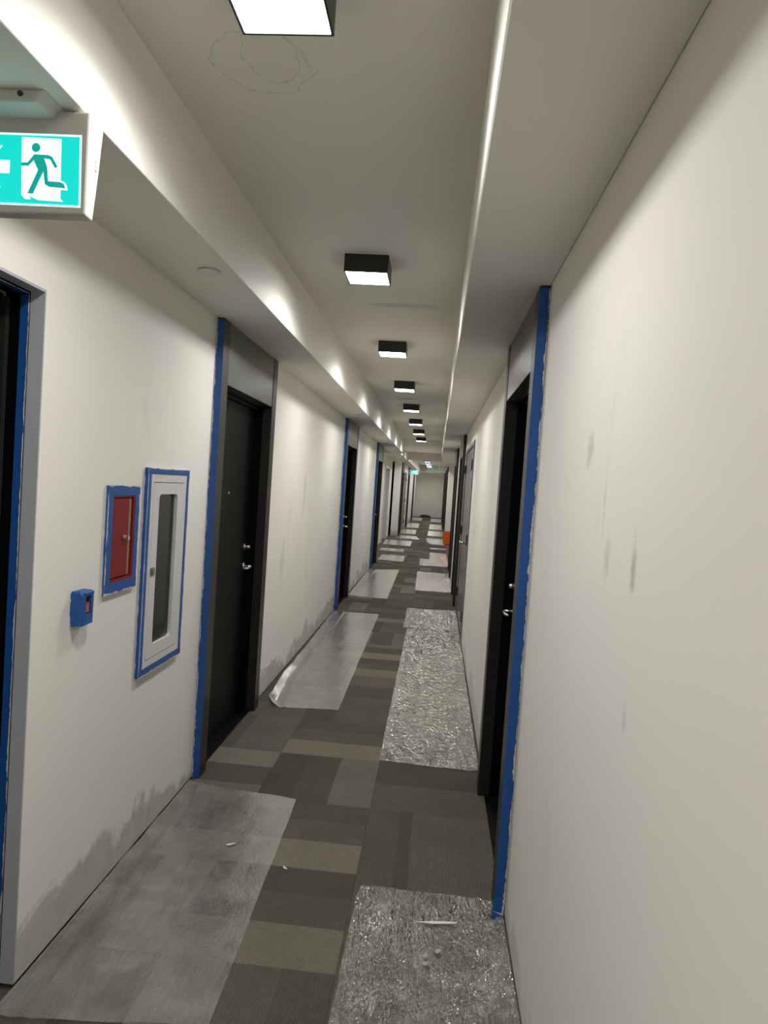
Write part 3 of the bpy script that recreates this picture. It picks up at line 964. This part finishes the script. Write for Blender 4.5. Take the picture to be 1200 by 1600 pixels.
for k, (a, b, ac) in enumerate((
        ((0.0102, ly(2.330), lz(1.120)), (0.0102, ly(2.330), lz(1.516)), (0, 0.040, 0)),
        ((0.0105, ly(2.586), lz(1.120)), (0.0105, ly(2.586), lz(1.516)), (0, -0.036, 0)),
        ((0.0108, ly(2.330), lz(1.516)), (0.0108, ly(2.586), lz(1.516)), (0, 0, -0.036)),
        ((0.0111, ly(2.330), lz(1.120)), (0.0111, ly(2.586), lz(1.120)), (0, 0, 0.042)))):
    MB().strip(a, b, ac, (t, 0, 0), 20, 0.05, 50 + k).build('masking_tape', M_TAPE, e)
MB().strip((0.0005, ly(2.3345), lz(1.120)), (0.0005, ly(2.3345), lz(1.516)), (0.010, 0, 0), (0, -t, 0), 20, 0.05, 58).build('masking_tape', M_TAPE, e)
tag(e, 'small red fire panel framed with wide blue tape', 'panel')

# ------------------------------------------------------------------ taped fire alarm pull station
e = empty('pull_station', (XL, 2.170, 1.052))
q = MB()
yy, zz, dx = 0.042, 0.114, 0.040
win_o = [(yy, zz), (-yy + .004, zz), (-yy + .004, 0.0), (yy, 0.004)]
q.box(0.0, dx - 0.014, -yy + .006, yy - .006, 0.006, zz - .006, bevel=0.004, seg=2)
q.build('body', M_PULLRED, e)
q = MB()
random.seed(11)
uvl = q.bm.loops.layers.uv.new('UVMap')
outer = rrect(-yy, yy, -0.001, zz + .001, 0.008, 3)
inner = rrect(-0.016, 0.020, 0.038, 0.098, 0.003, 3)
def ringpts(l, x, j):
    return [q.bm.verts.new((x + random.uniform(-j, j), p[0] + random.uniform(-j, j), p[1] + random.uniform(-j, j))) for p in l]
R1 = ringpts([(p[0] * 1.02, p[1]) for p in outer], 0.001, 0.0008)
R2 = ringpts(outer, dx - 0.010, 0.0018)
R3 = ringpts([(p[0] * 0.88, 0.057 + (p[1] - 0.057) * 0.92) for p in outer], dx, 0.0022)
R4 = ringpts(inner, dx - 0.001, 0.0012)
R5 = ringpts(inner, dx - 0.013, 0.0004)
for A, B in ((R1, R2), (R2, R3), (R3, R4), (R4, R5)):
    n = len(A)
    for i in range(n):
        f = q.bm.faces.new((A[i], A[(i + 1) % n], B[(i + 1) % n], B[i]))
        us = (0.1, 0.1, 0.6, 0.6) if A is R1 else (0.7, 0.7, 0.9, 0.9)
        for lp, u in zip(f.loops, us):
            lp[uvl].uv = (u, 0.5)
q.build('tape_wrapping', M_TAPE, e)
q = MB().box(dx - 0.012, dx - 0.004, -0.013, 0.017, 0.040, 0.076, bevel=0.002)
h = q.build('pull_handle', M_RED, e)
q = MB()
for z, wd in ((0.046, 0.010), (0.053, 0.007), (0.060, 0.010), (0.067, 0.006)):
    q.box(dx - 0.004, dx - 0.0034, 0.002 - wd, 0.002 + wd, z, z + 0.003)
q.build('handle_print', M_INK, h)
tag(e, 'small alarm pull station wrapped in blue tape with red window', 'pull station')

# ------------------------------------------------------------------ plastic film sheets on the carpet
def film(label, left, right, step=0.018, seed=0, amp=0.004, wall_side=None, hem=0.0, group='plastic sheets on the carpet'):
    """left/right: lists of (y, x) outline points from near to far"""
    def at(l, y):
        if y <= l[0][0]:
            return l[0][1]
        for (ya, xa), (yb, xb) in zip(l, l[1:]):
            if y <= yb:
                return xa + (xb - xa) * (y - ya) / (yb - ya)
        return l[-1][1]
    ya, yb = min(left[0][0], right[0][0]), max(left[-1][0], right[-1][0])
    w = abs(right[0][1] - left[0][1])
    nu = max(8, int(w / step))
    nv = max(8, int((yb - ya) / step))
    me_v, me_f = [], []
    for j in range(nv + 1):
        tv = j / nv
        for i in range(nu + 1):
            u = i / nu
            y_l = left[0][0] + (left[-1][0] - left[0][0]) * tv
            y_r = right[0][0] + (right[-1][0] - right[0][0]) * tv
            y = y_l + (y_r - y_l) * u
            x0, x1 = at(left, y), at(right, y)
            jag = 0.008 * noise.noise(Vector((seed * 3.1, y * 5, 1.7)))
            x = x0 + (x1 - x0) * u + jag * (1 if 0 < i < nu else 0.5)
            yj = y + 0.010 * noise.noise(Vector((x * 6, seed * 2.3, 5.1))) * (1 if j in (0, nv) else 0.6)
            v = Vector((x * 9, y * 6, seed * 7.7))
            n = abs(noise.noise(v)) * 0.55 + abs(noise.noise(v * 2.7)) * 0.3 + abs(noise.noise(v * 6.1)) * 0.15
            z = 0.0012 + amp * n * 1.6
            ed = min(u, 1 - u) * w
            # long ridges lift along the wall side
            if wall_side is not None:
                dw = (u if wall_side == 0 else 1 - u) * w
                z += 0.016 * max(0, 1 - dw / 0.05) * (0.6 + 0.4 * noise.noise(Vector((y * 7, seed, 0))))
                z += 0.008 * math.exp(-((dw - 0.09 - 0.02 * noise.noise(Vector((y * 2, seed, 3)))) / 0.008) ** 2)
            if hem:
                z += hem * max(0, 1 - u * w / 0.05) * max(0, 1 - (y - ya) / 1.8) * (0.7 + 0.5 * noise.noise(Vector((y * 5, seed, 9))))
            me_v.append((x, yj, z))
    for j in range(nv):
        for i in range(nu):
            a = j * (nu + 1) + i
            me_f.append((a, a + 1, a + nu + 2, a + nu + 1))
    me = bpy.data.meshes.new('plastic_sheet')
    me.from_pydata(me_v, [], me_f)
    me.materials.append((M_FILM2 if left[0][0] < 3 else M_FILM3) if amp > 0.0045 else M_FILM)
    for p in me.polygons:
        p.use_smooth = True
    o = bpy.data.objects.new('plastic_sheet', me)
    COL.objects.link(o)
    return tag(o, label, 'plastic sheet', group)

W0, W1 = XL + 0.006, XR - 0.006
film('clear plastic sheet on carpet below the extinguisher cabinet', [(1.80, W0), (3.36, W0)], [(1.86, -0.545), (3.29, -0.585)], seed=1, wall_side=0, amp=0.0022)
film('wrinkled clear plastic sheet in the near right corner', [(1.2, -0.215), (2.56, -0.20), (2.63, -0.185)], [(1.2, W1), (2.62, W1)], seed=2, wall_side=1, amp=0.006)
film('long plastic sheet along left wall between first and second dark doors', [(4.60, -1.03), (4.72, -1.085), (5.3, -1.12), (8.27, W0)], [(4.66, -0.575), (8.30, -0.60)], seed=3, wall_side=0, amp=0.003, hem=0.04)
film('longest wrinkled plastic sheet along right wall before the steel doors', [(3.86, -0.222), (7.60, -0.225)], [(3.83, 0.345), (7.60, W1)], seed=4, wall_side=1, amp=0.006)
film('short plastic sheet butting the longest one beside the steel doors', [(7.615, -0.27), (8.90, -0.275)], [(7.615, W1), (8.93, W1)], seed=5, wall_side=1, amp=0.006)
film('plastic sheet on left between second and third dark doors', [(9.52, W0 + .02), (12.65, W0)], [(9.48, -0.585), (12.95, -0.605)], seed=6, wall_side=0, amp=0.003, step=0.03)
film('plastic sheet on right just past the steel doors', [(10.5, -0.23), (12.88, -0.255)], [(10.52, W1), (12.85, W1)], seed=7, wall_side=1, amp=0.006, step=0.03)
film('plastic sheet on left in front of the alcove', [(14.45, -1.15), (15.6, -1.15)], [(14.38, -0.60), (15.6, -0.62)], seed=8, step=0.04)
film('plastic sheet on right before the bucket, nearer wider piece', [(13.95, -0.25), (15.3, -0.27)], [(14.0, W1), (15.3, W1)], seed=9, step=0.04, amp=0.006)
film('plastic sheet on right before the bucket, narrower piece', [(15.3, -0.06), (16.9, -0.06)], [(15.3, W1), (16.9, W1)], seed=10, step=0.04, amp=0.005)
film('narrow plastic sheet on left in the middle of the alcove', [(16.6, -1.30), (17.3, -1.30)], [(16.55, -0.70), (17.3, -0.72)], seed=11, step=0.04)
film('plastic sheet on left at the first alcove door', [(18.4, -1.36), (20.0, -1.40)], [(18.3, -0.60), (20.1, -0.62)], seed=12, step=0.05)
film('plastic sheet on left at the end of the alcove', [(21.0, -1.15), (22.2, -1.10)], [(20.9, -0.42), (22.2, -0.55)], seed=13, step=0.05)
film('thin plastic strip on right in front of the bucket', [(17.9, -0.06), (18.3, -0.06)], [(17.9, W1), (18.3, W1)], seed=14, step=0.05)
film('plastic sheet on right beside the orange bucket', [(19.5, -0.06), (20.6, -0.2), (21.8, -0.22)], [(19.4, W1), (21.8, W1)], seed=15, step=0.05, amp=0.005)
far = [(23.2, 25.6, 'first'), (26.9, 30.4, 'second'), (33.0, 36.5, 'last')]
for k, (a, b, wd) in enumerate(far):
    film('far left plastic sheet, %s beyond the alcove' % wd, [(a, W0), (b, W0)], [(a, -0.62), (b, -0.65)], seed=20 + k, step=0.08)
    film('far right plastic sheet, %s beyond the bucket' % wd, [(a - .3, -0.20), (b, -0.20)], [(a - .3, W1), (b, W1)], seed=30 + k, step=0.08)

# ------------------------------------------------------------------ bucket, debris and scraps
q = MB()
r0, r1, hgt = 0.132, 0.150, 0.370
q.lathe([(0.002, 0.0), (r0 - .004, 0.0), (r0, 0.006), (r0 + .013, 0.27), (r0 + .019, 0.272), (r0 + .019, 0.282), (r0 + .014, 0.285), (r1 - .001, hgt - .02),
         (r1 + .005, hgt - .018), (r1 + .005, hgt), (r1 - .004, hgt), (r1 - .006, hgt - .01), (r0 - .004, 0.012), (0.002, 0.01)], seg=36)
e = empty('bucket', (0.425, 19.75, 0.008))
q.build('pail', M_ORANGE, e, smooth_=False)
MB().tube([(0.157 * math.cos(a), 0.157 * math.sin(a) * 0.35 - 0.12, 0.335 - 0.14 * math.sin(a)) for a in [math.pi * k / 14 for k in range(15)]], 0.003, 8).build('wire_handle', M_STEEL, e)
tag(e, 'orange plastic bucket standing by the right wall', 'bucket')

q = MB()
rr = random.Random(5)
nU, nV = 28, 12
vsx = []
for j in range(nV + 1):
    for i in range(nU + 1):
        u, v = i / nU * 2 - 1, j / nV * 2 - 1
        env = max(0.0, 1 - u * u) * max(0.0, 1 - v * v)
        z = 0.012 + 0.17 * env ** 0.7 * (0.55 + 0.6 * abs(noise.noise(Vector((u * 4, v * 2.5, 3.3)))))
        vsx.append(q.bm.verts.new((u * 0.33, v * 0.16, z if env > 0 else 0.004)))
for j in range(nV):
    for i in range(nU):
        a = j * (nU + 1) + i
        q.bm.faces.new((vsx[a], vsx[a + 1], vsx[a + nU + 2], vsx[a + nU + 1]))
o = q.build('cloth_heap', M_DARKRAG, None, (-0.52, 37.6, 0.0), smooth_=True)
tag(o, 'dark crumpled cloth heap on the floor against the end wall', 'cloth')

def scrap(name, x, y, lx, lyy, z, rz, label, seed, cat='scrap', mat=None):
    q = MB()
    r_ = random.Random(seed)
    n = 14
    top = []
    for i in range(n):
        a = 2 * math.pi * i / n
        k = 0.75 + 0.5 * r_.random()
        top.append((lx * k * math.cos(a), lyy * k * math.sin(a)))
    q.prism(top, 'z', 0.0, 0.0022)
    for v in q.bm.verts:
        v.co.z += 0.003 * max(0, math.sin(v.co.x / max(lx, .001) * 2))
    o = q.build(name, mat or M_SCRAP, None, (x, y, z))
    o.rotation_euler = (0, 0, rz)
    return tag(o, label, cat, 'paint scraps')
scrap('paint_scrap', -0.508, 2.685, 0.017, 0.005, 0.0005, -1.0, 'small twisted white scrap on bare carpet in the foreground', 1)
scrap('paint_scrap', -0.772, 2.806, 0.018, 0.006, 0.006, 0.4, 'white paint flake on the sheet below the extinguisher cabinet', 2)
scrap('paint_scrap', 0.115, 2.428, 0.075, 0.006, 0.012, 0.10, 'long white paint smear on the near right plastic sheet', 3)
for x, y, s in ((0.072, 2.243, 4), (0.113, 2.272, 5), (0.071, 2.206, 6)):
    scrap('paint_spot', x, y, 0.010, 0.010, 0.0125, 0, ('left', 'upper right', 'lower')[s - 4] + ' pale round spot of three on near right plastic sheet', s, 'paint spot', M_SPOT)
